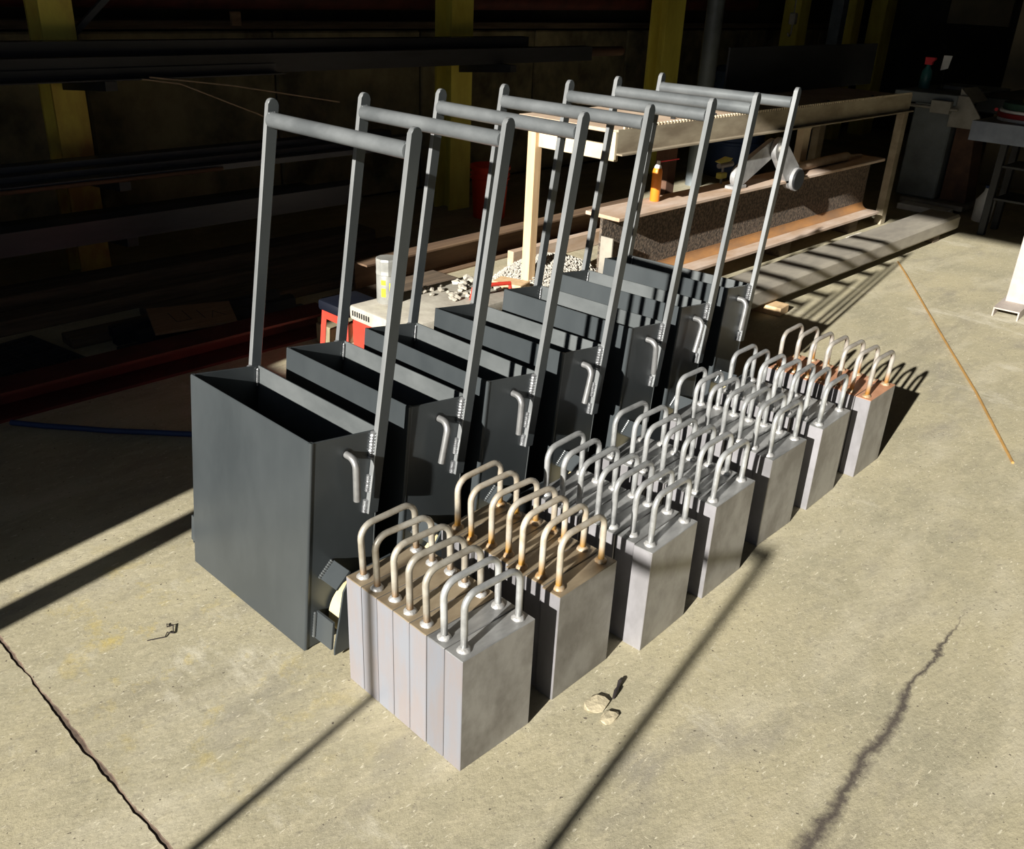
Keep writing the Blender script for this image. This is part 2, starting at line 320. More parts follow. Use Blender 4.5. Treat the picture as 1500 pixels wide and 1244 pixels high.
# ------------------------------------------------------------------ carts
L_, H_ = .569, .599
A, B, Cc, D = (0, 0), (.056, H_), (.273, .570), (.220, 0)
T_ = .006
def off(p, dv): return (p[0]+dv, p[1])
ORD = ['first', 'second', 'third', 'fourth', 'fifth', 'sixth', 'seventh']
def vf(z): return .249+.163*(z-.58)           # front edge of the leaning post
def build_cart():
    t = thing('weight_cart', 'x', 'cart', group='charcoal carts in a row')
    obj('front_panel', prism([A, B, off(B, T_), off(A, T_)], -L_, 0, bev=.0022), 'cart', t)
    for u in (-L_+.005, -.005):
        obj('corner_bend', tube([(u, .0066, .002), (u, .0066+.056*.5, H_*.5), (u, .0622, H_-.001)], .0064, 14), 'cart', t, smooth=True)
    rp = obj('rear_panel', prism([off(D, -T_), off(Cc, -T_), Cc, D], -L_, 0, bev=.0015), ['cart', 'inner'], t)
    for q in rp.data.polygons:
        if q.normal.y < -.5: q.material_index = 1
    inn = [(.007, .004), (.0625, H_-.001), (.2665, .571), (.2135, .004)]
    obj('end_panel', prism(inn, -T_, -.0005, bev=.001), 'cart', t)
    obj('end_panel', prism(inn, -L_+.0005, -L_+T_, bev=.001), 'cart', t)
    obj('bottom_panel', prism([(.007, .012), (.007, .018), (.2135, .018), (.2135, .012)], -L_+T_, -T_), 'cart', t)
    obj('inner_rail', box(-L_+T_, -T_, .118, .124, .02, .42, .001), 'dark', t)
    z0, zt, wd = .345, 1.313, .033; ct = 1/math.hypot(1, .163)
    for s in (0, 1):
        a, b = (0.0005, .0165) if s else (-L_-.0165, -L_-.0005)
        dv, dz = wd*ct, -wd*ct*.163
        pl = [(vf(z0), z0), (vf(z0)+dv, z0+dz)]
        zz = zt-.016; cx, cz = vf(zz)+dv/2, zz+dz/2
        ang = math.degrees(math.atan2(dz, dv))
        pl += arc(cx, cz, wd/2, ang, ang+180, 10)
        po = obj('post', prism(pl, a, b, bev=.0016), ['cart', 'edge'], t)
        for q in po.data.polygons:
            if q.normal.y < -.5 or q.normal.z > .8: q.material_index = 1  # paler grey on the posts' front narrow side and top
        e = .004 if s else -L_-.004
        w1 = obj('weld_bead', bead((e, vf(.50)-.003, .50), (e, vf(.575)-.003, .575), .0092), 'weld', t, smooth=True)
        obj('weld_bead', bead((e, vf(.405)-.002, .405), (e, vf(.455)-.002, .455), .0068), 'weld', t, smooth=True)
        obj('weld_bead', bead((e, vf(.347)-.003, .347), (e, vf(.385)-.003, .385), .0088), 'weld', t, smooth=True)
    zb = 1.256; vb = vf(zb)+.013
    n = 24
    obj('handle_bar', tube([(-L_+.001+i*(L_-.002)/n, vb, zb) for i in range(n+1)], .0205, 20), 'bar', t, smooth=True)
    for x in (-L_+.003, -.003): obj('weld_bead', bead((x, vb-.012, zb+.017), (x, vb+.012, zb+.017), .005, 4), 'cartpole', t, smooth=True)
    obj('weld_bead', bead((-L_+.011, .2605, .565), (-L_+.011, .2545, .51), .0032, 8), 'weld', t, smooth=True)
    # bent draw pin hanging from a hole in the end panel
    pa = [(-.01, 0, 0), (.014, 0, 0)] + [(.014+.026*math.sin(math.radians(a)), 0, -.026+.026*math.cos(math.radians(a))) for a in range(10, 91, 10)] + [(.040, 0, -.06), (.039, 0, -.118)]
    pin = obj('draw_pin', tube(pa, .0096, 12), 'pin', t, (0, .160, .535), smooth=True)
    obj('pin_hole', tube([(-.0003, 0, 0), (.0012, 0, 0)], .0135, 16), 'dark', t, (0, .160, .537))
    # wheels with their guards, one at each end
    for s in (1, -1):
        X = (lambda x: x) if s > 0 else (lambda x: -L_-x)
        wc, wz, R = .160, .087, .085
        def lx(a, b): return (X(a), X(b)) if s > 0 else (X(b), X(a))
        prof = [(wc+R*math.cos(2*math.pi*k/32), wz+R*math.sin(2*math.pi*k/32)) for k in range(32)]
        wh = obj('wheel', prism(prof, *lx(.008, .062), bev=.003), 'wheel', t, smooth=True)
        obj('axle', tube([(X(.001), wc, wz), (X(.088), wc, wz)], .010, 12), 'pin', wh, smooth=True)
        out = [(.076, .196), (.106, .238), (.235, .243), (.245, .16), (.245, .012), (.040, .012), (.041, .032), (.060, .111)]
        obj('guard_plate', prism(out, *lx(.0745, .080), bev=.001), 'cart', t)
        up = obj('guard_tab', prism([(.059, .209), (.103, .247), (.109, .240), (.065, .202)], *lx(.001, .072), bev=.001), 'cart', t)
        obj('weld_bead', bead((X(.003), .057, .209), (X(.003), .101, .248), .0055), 'cartpole', up, smooth=True)
        lo = obj('guard_tab', prism([(.043, .112), (.033, .030), (.041, .030), (.051, .112)], *lx(.001, .074), bev=.001), 'cart', t)
        obj('weld_bead', bead((X(.003), .040, .112), (X(.003), .030, .034), .0055), 'cartpole', lo, smooth=True)
    return t
carts = [(0, 0, 0, 0), (-.004, .316, .001, 12), (.009, .593, -.014, 3), (.006, .927, .034, 13), (.005, 1.273, .041, -3), (-.012, 1.593, .056, 17), (-.029, 1.934, .081, 9)]
clab = ['charcoal steel cart with tall bar handle, nearest of its row to the floor joint',
        'charcoal steel cart with tall bar handle, second in its row from the floor joint',
        'charcoal steel cart with tall bar handle, third in its row from the floor joint',
        'charcoal steel cart with tall bar handle, middle one of the row of seven',
        'charcoal steel cart with tall bar handle, third in its row from the rusty beam',
        'charcoal steel cart with tall bar handle, second in its row from the rusty beam',
        'charcoal steel cart with tall bar handle, end of its row next to the rusty beam']
cart0 = build_cart()
allc = [cart0] + [dup(cart0) for _ in range(6)]
for i, (x, y, a, sw) in enumerate(carts):
    o = allc[i]; o.location = (x, y, 0); o.rotation_euler = (0, 0, a); o['label'] = clab[i]
    for ch in o.children:
        if ch.name.startswith('draw_pin'): ch.rotation_euler = (math.radians(-sw), 0, 0)

# ------------------------------------------------------------------ weight plates
PW, PH, PT = .224, .316, .0575
def block_mesh(side, top):
    bm = box(0, PT, 0, PW, 0, PH, .0016)
    bmesh.ops.recalc_face_normals(bm, faces=bm.faces)
    for fc in bm.faces:
        if fc.normal.z > .5: fc.material_index = 1
        elif abs(fc.normal.y) > .5: fc.material_index = 2  # narrow sides toned apart from big faces; sun contrast balanced in the colour
    me = bpy.data.meshes.new('block'); bm.to_mesh(me); bm.free()
    me.materials.append(M['block_grey']); me.materials.append(M[top]); me.materials.append(M['block_blue' if side == 'block_blue' else 'edge_grey']); return me
def handle_mesh(m, k):
    rng = random.Random(k); sp = .168+rng.uniform(-.004, .004); h = .142+rng.uniform(-.005, .005); R = .036; ln = rng.uniform(-.006, .006)
    p = [(0, 0, -.001), (0, 0, h*.4), (0, 0, h-R)]
    p += [(0, R-R*math.cos(math.radians(a)), h-R+R*math.sin(math.radians(a))) for a in range(15, 91, 15)]
    p += [(0, sp/2, h)]
    p += [(0, sp-R+R*math.sin(math.radians(a)), h-R+R*math.cos(math.radians(a))) for a in range(0, 91, 15)]
    p += [(0, sp, h*.4), (0, sp, -.001)]
    p = [(q[0]+ln*q[2]/h, q[1]-.006*q[2]/h, q[2]) for q in p]
    bm = tube(p, .0081, 12)
    me = bpy.data.meshes.new('handle'); bmesh.ops.recalc_face_normals(bm, faces=bm.faces); bm.to_mesh(me); bm.free()
    me.materials.append(M[m])
    for q in me.polygons: q.use_smooth = True
    return me, sp
def collar_mesh(m):
    bm = bmesh.new(); n = 14; rg = random.Random(5); rings = []
    for r, z in ((.0165, 0), (.0155, .003), (.0125, .0065), (.0085, .009)):
        rings.append([bm.verts.new((r*(1+rg.uniform(-.1, .1))*math.cos(2*math.pi*k/n), r*(1+rg.uniform(-.1, .1))*math.sin(2*math.pi*k/n), z)) for k in range(n)])
    for a, b in zip(rings, rings[1:]):
        for k in range(n): bm.faces.new((a[k], a[(k+1) % n], b[(k+1) % n], b[k]))
    bmesh.ops.recalc_face_normals(bm, faces=bm.faces)
    me = bpy.data.meshes.new('weld_collar'); bm.to_mesh(me); bm.free(); me.materials.append(M[m])
    for q in me.polygons: q.use_smooth = True
    return me
stacks = [(.583, .016, -.025), (.576, .340, .013), (.615, .656, .040), (.601, .981, .026), (.566, 1.358, -.001), (.567, 1.692, .031), (.572, 2.052, .015)]
style = [('block_blue', 'top_brown', 'rod_tan', 'bead'), ('block_grey', 'top_brown', 'rod_rust', 'bead_rust')] + [('block_grey', 'top_grey', 'rod_grey', 'bead')]*4 + [('block_grey', 'top_copper', 'rod_last', 'bead_rust')]
blocks = {}; collars = {}; hand = {}
looks = ['brown-topped', 'rust-handled', 'plain grey', 'plain grey', 'plain grey', 'plain grey', 'orange-topped']
for i, (sx, sy, a) in enumerate(stacks):
    sd_, tp, rd, bd = style[i]; rng = random.Random(20+i)
    ca, sa = math.cos(a), math.sin(a)
    for k in range(7):
        tp2 = 'top_grey' if (i == 0 and k >= 5) else tp
        rd2 = 'rod_grey' if (i == 0 and k >= 5) else rd
        if (sd_, tp2) not in blocks: blocks[sd_, tp2] = block_mesh(sd_, tp2)
        if bd not in collars: collars[bd] = collar_mesh(bd)
        hk = (rd2, rng.randrange(4))
        if hk not in hand: hand[hk] = handle_mesh(rd2, hk[1]+11)
        u = -.4185 + k*.0598 + (rng.uniform(0, .0012) if i else .0002*k)
        v = (rng.uniform(-.0015, .0015) if i == 0 else rng.uniform(-.001, .016)) if k < 6 else 0
        e = math.radians(rng.uniform(-.25, .25)) if i and k < 6 else 0
        pos = 'closest to the carts' if k == 0 else ('farthest from the carts' if k == 6 else ORD[k]+' out from carts')
        st = 'nearest the floor joint' if i == 0 else (ORD[i]+' from the floor joint')
        t = thing('weight_plate', '%s weight plate, %s, in stack %s' % (looks[i], pos, st), 'weight', (sx+ca*u-sa*v, sy+sa*u+ca*v, 0), a+e, 'handled steel weight plates in stacks')
        inst('block', blocks[sd_, tp2], t, (0, 0, 0))
        me, sp = hand[hk]
        dv = rng.uniform(-.004, .004); tw = rng.uniform(-.04, .04)
        inst('handle', me, t, (PT/2, .030+dv, PH), (rng.uniform(-.015, .015), 0, tw))
        inst('weld_collar', collars[bd], t, (PT/2, .030+dv, PH), (0, 0, rng.uniform(0, 6)))
        inst('weld_collar', collars[bd], t, (PT/2-math.sin(tw)*sp, .030+dv+sp, PH), (0, 0, rng.uniform(0, 6)))

# ------------------------------------------------------------------ storage rack against the left wall
t = thing('storage_rack', 'yellow columned steel rack standing along the concrete wall', 'rack')
for y0, y1, mm in ((.955, 1.125, 'yellowrust'), (3.79, 4.0, 'yellow'), (6.42, 6.70, 'yellow')):
    bm = box(-3.72, -3.70, y0, y1, 0, 4.6); box(-3.56, -3.54, y0, y1, 0, 4.6, bm=bm); box(-3.70, -3.56, (y0+y1)/2-.01, (y0+y1)/2+.01, 0, 4.6, bm=bm)
    obj('column', bm, mm, t)
    ym = (y0+y1)/2
    for z in ((1.095, .61, .32) if y1 < 2 else ((1.095,) if y1 < 5 else ())):
        obj('arm', prism([(-3.54, z-.09), (-3.02, z-.045), (-3.02, z), (-3.54, z)], ym-.03, ym+.03, 'y'), 'steelblk', t)
for ym in (-1.4,):
    obj('column', box(-3.72, -3.54, ym-.08, ym+.08, 0, 4.6), 'yellowrust', t)
    for z in (1.095, .61, .32): obj('arm', prism([(-3.54, z-.09), (-3.02, z-.045), (-3.02, z), (-3.54, z)], ym-.03, ym+.03, 'y'), 'steelblk', t)
obj('brace', bar((-3.6, 1.085, 1.23), (-3.6, 1.42, 1.52), .03, .03), 'steelblue', t)
def stock(kind, x, z, y0, y1, wd, h, m, label, name='steel_bar', cat='steel bar'):
    if kind == 'angle': pl = [(0, 0), (wd, 0), (wd, .006), (.006, .006), (.006, h), (0, h)]
    elif kind == 'chan': pl = [(0, 0), (wd, 0), (wd, h), (wd-.012, h), (wd-.012, .012), (.012, .012), (.012, h), (0, h)]
    elif kind == 'side': pl = [(0, 0), (wd, 0), (wd, h), (0, h), (0, h-.01), (wd-.012, h-.01), (wd-.012, .01), (0, .01)]
    elif kind == 'pipe': pl = [(wd/2+wd/2*math.cos(k*math.pi/8), wd/2+wd/2*math.sin(k*math.pi/8)) for k in range(16)]
    else: pl = [(0, 0), (wd, 0), (wd, h), (0, h)]
    o = obj(name, prism([(x+p[0], z+p[1]) for p in pl], y0, y1, 'y'), m, smooth=(kind == 'pipe'))
    return tag(o, label, cat, 'steel stock lying on the rack')
stock('angle', -3.13, 1.095, -2.2, 2.05, .10, .05, 'steelblk', 'dark angle bar on the top rack arms, outermost and short')
stock('side', -3.24, 1.095, -2.2, 4.9, .10, .10, 'steelblk', 'dark channel bar on the top rack arms behind the short angle bar')
stock('side', -3.36, 1.095, -2.2, 4.3, .10, .165, 'steelblk', 'tall dark channel bar on the top rack arms')
stock('pipe', -3.45, 1.095, .2, 5.62, .075, .075, 'rustbar', 'brown rusty pipe poking past the other bars on the top rack arms', 'steel_pipe', 'pipe')
stock('flat', -3.14, .61, -2.2, 2.9, .10, .03, 'steelblue', 'blue grey flat bar on the middle rack arms, outermost')
stock('flat', -3.255, .61, -2.2, 3.1, .10, .055, 'steelblue', 'blue grey flat bar on the middle rack arms, second from outside')
stock('flat', -3.37, .61, -2.2, 3.0, .10, .08, 'steelblue', 'thick blue grey bar on the middle rack arms')
stock('pipe', -3.10, .585, .3, 1.6, .022, .022, 'rustbar', 'thin brown rod tucked under the middle rack stock', 'steel_rod', 'rod').location = (.065, 0, .0256)
stock('side', -3.16, .32, -2.2, 2.55, .14, .115, 'steelblue', 'wide blue grey channel on the lowest rack arms')
stock('side', -3.32, .32, -2.2, 2.3, .14, .10, 'steelblk', 'dark channel on the lowest rack arms behind the wide channel')
tag(obj('welding_wire', tube([(-3.02, 1.20, 1.10), (-3.012, 1.4, 1.07), (-3.01, 2.03, .82)], .004, 6), 'tanrod'), 'thin tan rod drooping off the top rack arms', 'rod')
tag(obj('welding_wire', tube([(-3.022, 1.24, 1.108), (-3.017, 1.7, 1.05), (-3.017, 2.4, .93)], .004, 6), 'tanrod'), 'thin tan rod drooping less steeply off the top rack arms', 'rod')
tag(obj('wall_pipe', tube([(-3.9, -2.4, 1.44), (-3.9, 2.5, 1.46), (-3.9, 8.5, 1.52)], .07, 16), 'redpaint', smooth=True), 'dull red pipe running along behind the yellow columns', 'pipe')
tag(obj('wood_tag', box(-3.82, -3.80, 2.19, 2.26, 1.30, 1.38, .003), 'ply'), 'small pale wooden tag below the dull red wall pipe', 'tag')
# ------------------------------------------------------------------ floor stock on the left
def plank(x0, x1, y0, y1, z0, z1, m, label, rz=0, name='timber_beam', cat='timber', group='old timbers on the floor'):
    cx, cy = (x0+x1)/2, (y0+y1)/2
    return tag(obj(name, box(x0-cx, x1-cx, y0-cy, y1-cy, 0, z1-z0, .004), m, None, (cx, cy, z0), rz), label, cat, group)
plank(-3.28, -3.08, -1.9, 2.7, 0, .11, 'timber', 'brown timber beam on the floor right under the rack')
plank(-2.98, -2.84, -1.8, 2.75, 0, .075, 'timber', 'brown timber beam on the floor, second out from the rack', .01)
plank(-2.76, -2.60, .9, 3.3, 0, .05, 'timber', 'shorter brown plank on the floor, third out from the rack', .015)
plank(-2.60, -2.48, .45, 2.4, 0, .05, 'timber', 'narrow dark timber on the floor between planks and square tubes')
plank(-2.34, -2.10, 1.72, 2.56, 0, .03, 'timber', 'dark plank on the floor between tool chest and brown channel, channel side', .03)
plank(-2.08, -1.86, 1.66, 2.50, 0, .03, 'timber', 'dark plank on the floor between tool chest and brown channel, middle one', .0)
plank(-1.82, -1.58, 1.80, 2.44, 0, .025, 'timber', 'dark plank on the floor right beside the tool chest', -.03)
def sq_tube(x, y0, y1, z, s, lb):
    bm = bmesh.new(); h = s/2; g = h-.005
    for ax0, ax1, az0, az1 in ((-h, h, -h, -g), (-h, h, g, h), (-h, -g, -g, g), (g, h, -g, g)): box(x+ax0, x+ax1, y0, y1, z+h+az0, z+h+az1, bm=bm)
    tag(obj('square_tube', bm, 'steelblk'), lb, 'square tube', 'cut square tubes under the plywood')
sq_tube(-2.42, .62, 1.6, 0, .05, 'dark square tube on the floor, rack-side one of the lower two')
sq_tube(-2.24, .56, 1.55, 0, .05, 'dark square tube on the floor, red-beam side of the lower two')
sq_tube(-2.40, .60, 1.5, .05, .05, 'dark square tube lying on another, farther from the red beam')
sq_tube(-2.26, .66, 1.5, .05, .05, 'dark square tube lying on another, nearer the red beam')
pb = thing('plywood_offcut', 'brown plywood offcut with scrawled marks lying on square tubes', 'plywood', (-2.29, .955, .1005), math.radians(-6))
obj('sheet', prism([(-.20, -.15), (.155, -.24), (.19, .14), (-.10, .23)], 0, .012, 'z', bev=.001), 'ply', pb)
for k, seg in enumerate([[(-.08, -.09), (.06, -.10)], [(-.08, -.02), (.06, -.03)], [(.06, -.10), (.06, -.03)], [(-.05, .04), (.08, .03)], [(.0, .10), (.09, .06)], [(.0, .10), (.09, .13)]]):
    obj('marker_stroke', bar((*seg[0], .0125), (*seg[1], .0125), .0028, .0010), 'ink', pb)
tag(obj('red_beam', prism([(-2.06+p[0], p[1]) for p in [(0, 0), (.16, 0), (.16, .012), (.014, .012), (.014, .108), (.16, .108), (.16, .12), (0, .12)]], -1.7, 1.5, 'y'), 'redpaint'), 'long faded red channel beam lying on the floor', 'beam')
g = thing('steel_grate', 'dark steel grating panel lying beside the red beam', 'grate', (-2.42, .10, .0), math.radians(10))
obj('frame', (lambda bm: (box(.22, .24, -.30, .30, 0, .03, bm=bm), box(-.22, .22, -.30, -.28, 0, .03, bm=bm), box(-.22, .22, .28, .30, 0, .03, bm=bm), bm)[-1])(box(-.24, -.22, -.30, .30, 0, .03)), 'steelblk', g)
for k in range(9):
    inst('bearing_bar', bpy.data.meshes['bearing_bar'] if k else obj('bearing_bar', box(-.003, .003, -.28, .28, .004, .029), 'steelblk', g, (-.18, 0, 0)).data, g, (-.18+.045*k, 0, 0)) if k else obj('bearing_bar', box(-.003, .003, -.28, .28, .004, .029), 'steelblk', g, (-.18, 0, 0))
cbm = box(-.218, .218, -.003, .003, .0295, .034)
cb0 = obj('cross_bar', cbm, 'steelblk', g, (0, -.22, 0))
for k in range(1, 9): inst('cross_bar', cb0.data, g, (0, -.22+.055*k, 0))
tag(obj('air_hose', tube([(-1.86, -.05, .012), (-1.75, .03, .012), (-1.658, .108, .012), (-1.553, .192, .012), (-1.44, .30, .012), (-1.331, .40, .012), (-1.15, .56, .012), (-1.0, .62, .012)], .011, 10), 'blue', smooth=True), 'blue air hose lying on the shaded floor beside the carts', 'hose')
b = thing('plastic_bucket', 'orange red plastic bucket standing at the foot of the rack', 'bucket', (-3.22, 3.9, 0))
obj('body', lathe([(.115, 0), (.12, .004), (.140, .36), (.152, .362), (.152, .385), (.142, .387), (.132, .37), (.112, .012)], 28), 'orangered', b, smooth=True)
for z in (.29, .32): obj('rim_ring', lathe([(.1365, z), (.149, z+.002), (.149, z+.008), (.1375, z+.01)], 28), 'orangered', b, smooth=True)
obj('bail_handle', tube([(.155*math.cos(math.radians(a)), .155*math.sin(math.radians(a))*.9, .335-.09*math.sin(math.radians(a))) for a in range(0, 181, 12)], .003, 6), 'dark', b, rotz=-.8)
tag(obj('plastic_drum', lathe([(.27, 0), (.28, .01), (.28, .3), (.29, .31), (.29, .33), (.28, .34), (.28, .62), (.29, .63), (.29, .65), (.28, .66), (.28, .95), (.26, .97), (.25, .99)], 32), 'blue', None, (-3.1, 7.15, 0), smooth=True), 'dark blue plastic drum standing behind the long table', 'drum')
st = thing('step_stool', 'small red stool with a navy top beside the dusty tool chest', 'stool', (-1.635, 1.40, 0), .0)
obj('seat', box(-.10, .10, -.11, .11, .215, .265, .012, seg=2), 'navy', st, smooth=True)
for sx, sy in ((-1, -1), (1, -1), (1, 1), (-1, 1)):
    obj('leg', bar((sx*.095, sy*.10, 0), (sx*.080, sy*.085, .215), .022, .022), 'redplastic', st)
obj('apron', box(-.085, .085, -.097, -.088, .175, .214, .002), 'redplastic', st)
obj('apron', box(-.085, .085, .088, .097, .175, .214, .002), 'redplastic', st)
tag(obj('concrete_block', box(-1.86, -1.74, 1.36, 1.58, 0, .10, .004), 'wall'), 'small concrete block on the floor beside the red stool', 'block')
# dusty tool chest with clutter
tx = thing('tool_chest', 'red tool chest with a dusty grey tray lid behind the carts', 'tool chest', (-1.31, 1.66, 0))
obj('body', box(-.19, .19, -.35, .35, .0, .225, .006), 'redplastic', tx)
lid = obj('tray_lid', box(-.20, .20, -.36, .36, .226, .295, .014, seg=2), 'dust', tx, smooth=True)
vm = None
for k in range(8):
    if vm is None: vm = obj('vent_slot', box(-.004, .004, -.002, .002, -.012, .012), 'dark', lid, (-.17, -.3605, .262))
    else: inst('vent_slot', vm.data, lid, (-.17+.016*k, -.3605, .262))
obj('carry_handle', tube([(.10, .11, .295), (.10, .12, .345), (.12, .22, .352), (.14, .32, .345), (.14, .33, .295)], .010, 8), 'redplastic', tx, smooth=True)
obj('cord', tube([(.16, .05, .29), (.205, .03, .27), (.208, .03, .15), (.215, .0, .02)], .006, 8), 'white', tx, smooth=True)
rg = random.Random(4)
for k in range(40):
    s = rg.uniform(.010, .022); x, y = rg.uniform(-1.47, -1.22), rg.uniform(1.66, 1.98)
    bm = bmesh.new(); bmesh.ops.create_icosphere(bm, subdivisions=1, radius=s)
    for v_ in bm.verts: v_.co = Vector((v_.co.x*rg.uniform(.7, 1.5), v_.co.y*rg.uniform(.7, 1.4), max(-s*.45, v_.co.z*rg.uniform(.5, .9))))
    tag(obj('rubble_chip', bm, 'dust', None, (x, y, .2955+s*.5), rg.uniform(0, 3)), 'dusty grey %s chip among the rubble on the tool chest lid' % ('large' if s > .017 else 'small'), 'chip', 'chips on the tool chest lid')
cn = thing('spray_can', 'grey capped can with neon yellow print on the tool chest', 'can', (-1.43, 1.46, .2955))
obj('body', lathe([(.048, 0), (.051, .004), (.051, .125), (.049, .132)], 24), 'cangrey', cn, smooth=True)
obj('cap', lathe([(.0525, .130), (.054, .134), (.0525, .150), (.054, .195), (.050, .203), (.0, .2035)][:5], 10), 'cangrey', cn)
for a, z0, z1 in ((-62, .035, .075), (-62, .090, .112), (-20, .02, .10)):
    bm = bmesh.new(); R = .0516
    rows = [[bm.verts.new((R*math.cos(math.radians(a+d)), R*math.sin(math.radians(a+d)), z)) for d in range(-12, 13, 4)] for z in (z0, z1)]
    rows2 = [[bm.verts.new((R*.99*math.cos(math.radians(a+d)), R*.99*math.sin(math.radians(a+d)), z)) for d in range(-12, 13, 4)] for z in (z0, z1)]
    for i in range(6):
        bm.faces.new((rows[0][i], rows[0][i+1], rows[1][i+1], rows[1][i])); bm.faces.new((rows2[0][i], rows2[0][i+1], rows2[1][i+1], rows2[1][i]))
    obj('print_patch', bm, 'neon', cn)
# brown channels and boards behind
tag(obj('brown_channel', prism([(p[0], p[1]) for p in [(-.06, 0), (.06, 0), (.06, .01), (-.045, .01), (-.045, .16), (.06, .16), (.06, .17), (-.06, .17)]], -1.3, 1.45, 'y'), 'brownsteel', None, (-2.40, 3.3, 0), .045), 'long brown rusty channel on the floor behind the gravel heap', 'channel')
plank(-2.22, -2.17, 3.05, 4.55, 0, .10, 'rustflange', 'rust pink flat bar on edge between channel and gravel', .02, 'edge_board', 'steel bar', None)
gv = bmesh.new(); rg = random.Random(9)
gc = (-1.83, 3.02)
base = []
n = 22
for k in range(3600):
    a = rg.uniform(0, 6.283); d_ = math.sqrt(rg.random()); x = d_*.29*math.cos(a); y = d_*.40*math.sin(a)
    z = .14*(1-d_*d_)+rg.uniform(-.004, .004); s = rg.uniform(.005, .011)
    vs_ = [gv.verts.new((x+s*rg.uniform(.6, 1.2)*q[0], y+s*rg.uniform(.6, 1.2)*q[1], max(.0, z+s+s*.8*q[2]))) for q in ((1, 0, 0), (-1, 0, 0), (0, 1, 0), (0, -1, 0), (0, 0, 1), (0, 0, -1))]
    for i, j, l in ((0, 2, 4), (2, 1, 4), (1, 3, 4), (3, 0, 4), (2, 0, 5), (1, 2, 5), (3, 1, 5), (0, 3, 5)): gv.faces.new((vs_[i], vs_[j], vs_[l]))
rings = [[gv.verts.new((.29*d_*math.cos(k*math.pi/12), .40*d_*math.sin(k*math.pi/12), .14*(1-d_*d_))) for k in range(24)] for d_ in (1, .8, .6, .4, .2, .05)]
for a_, b_ in zip(rings, rings[1:]):
    for k in range(24): gv.faces.new((a_[k], a_[(k+1) % 24], b_[(k+1) % 24], b_[k]))
gv.faces.new(rings[-1])
go = tag(obj('gravel_heap', gv, 'gravel', None, (gc[0], gc[1], 0)), 'heap of pale gravel around the foot of the pine table leg', 'gravel'); go['kind'] = 'stuff'
plank(-1.74, -1.56, 2.44, 2.56, 0, .14, 'postwood', 'pale sunlit wood offcut standing in front of the gravel heap', .3, 'wood_offcut', 'wood', None)
plank(-2.16, -1.86, 2.52, 2.60, 0, .02, 'dust', 'flat grey board on the floor beside the gravel heap', .05, 'grey_board', 'board', None)
tag(obj('paper_sack', lathe([(.06, 0), (.095, .02), (.085, .05), (.03, .07)], 14), 'ply', None, (-1.40, 2.42, 0)), 'crumpled tan sack on the floor between carts and gravel', 'sack')

# ------------------------------------------------------------------ long table, rusty beam below it
tb = thing('long_table', 'long cream steel table with a toothed edge and pine leg', 'table')
obj('table_top', box(-1.885, -1.197, 2.755, 6.355, .956, .975, .003), 'tabletop', tb)
obj('side_rail', prism([(-1.195, .859), (-1.149, .859), (-1.149, .867), (-1.184, .867), (-1.184, .981), (-1.195, .981)], 2.735, 6.37, 'y'), 'creamdirty', tb)
bm = bmesh.new()
for k in range(125): box(-1.1945, -1.1845, 2.785+k*.0287, 2.799+k*.0287, .981, .995, bm=bm)
tk = obj('rack_teeth', bm, 'cream', tb); tk['kind'] = 'stuff'
obj('end_rail', box(-1.735, -1.21, 2.76, 2.785, .82, .897, .003), 'cream', tb)
obj('end_plate', box(-1.21, -1.184, 2.716, 2.734, .835, .972, .002), 'cream', tb)
obj('leg', box(-1.792, -1.735, 2.735, 2.793, .0, .93, .003), 'postwood', tb)
obj('leg', box(-1.51, -1.453, 5.26, 5.355, .0, .955, .003), 'cream', tb)
obj('leg', box(-1.235, -1.178, 6.275, 6.36, .0, .858, .003), 'creamdirty', tb)
obj('gusset', prism([(5.355, .86), (5.49, .86), (5.355, .75)], -1.50, -1.46, 'x'), 'cream', tb)
obj('leg', box(-1.865, -1.80, 6.22, 6.315, .0, .955, .003), 'creamdirty', tb)
obj('leg', box(-1.66, -1.565, 3.77, 3.86, .0, .955, .003), 'rustbar', tb)
for x, y, r_ in ((-1.32, 3.4, .014), (-1.32, 4.07, .014), (-1.29, 3.78, .01), (-1.29, 4.55, .01), (-1.29, 5.2, .01), (-1.29, 5.9, .01)):
    obj('bolt_head', tube([(x, y, .975), (x, y, .986)], r_, 6), 'dark', tb)
tag(obj('back_plate', box(-1.795, -1.78, 4.66, 6.95, .9755, 1.29, .002), 'steelblk'), 'dark steel sheet standing on edge along the long table', 'sheet')
tag(obj('loose_pipe', tube([(-1.82, 3.52, 1.005), (-1.84, 4.58, 1.005)], .029, 16), 'greysteel', smooth=True), 'grey pipe lying along the sunlit end of the long table', 'pipe')
ib = thing('rusty_beam', 'large rusty steel beam lying on blocks under the long table', 'beam')
y0, y1 = 2.81, 6.12
obj('web', box(-1.308, -1.292, y0, y1, .136, .510, 0), 'rust', ib)
obj('top_flange', box(-1.415, -1.185, y0, y1, .510, .530, .003), 'rustflange', ib)
obj('bottom_flange', box(-1.415, -1.145, y0, y1, .114, .136, .003), 'rustflange', ib)
obj('fillet', prism([(-1.2915, .1365), (-1.244, .1365)] + arc(-1.2435, .1845, .048, 270, 180, 6)[1:], y0+.002, y1-.002, 'y'), 'rustsunlit', ib)  # rust toned orange to show sun striking the foot of the web
obj('end_tab', box(-1.285, -1.205, y0-.014, y0-.002, .19, .42, .002), 'concbeam', ib)
for y in (3.05, 4.7, 5.75): plank(-1.40, -1.20, y, y+.14, 0, .1135, 'timber', 'timber packing block under the rusty beam, %s' % {3.05: 'at its end near the gravel', 4.7: 'at its middle', 5.75: 'at its end near the machine'}[y], 0, 'packing_block', 'block', 'packing blocks under the rusty beam')
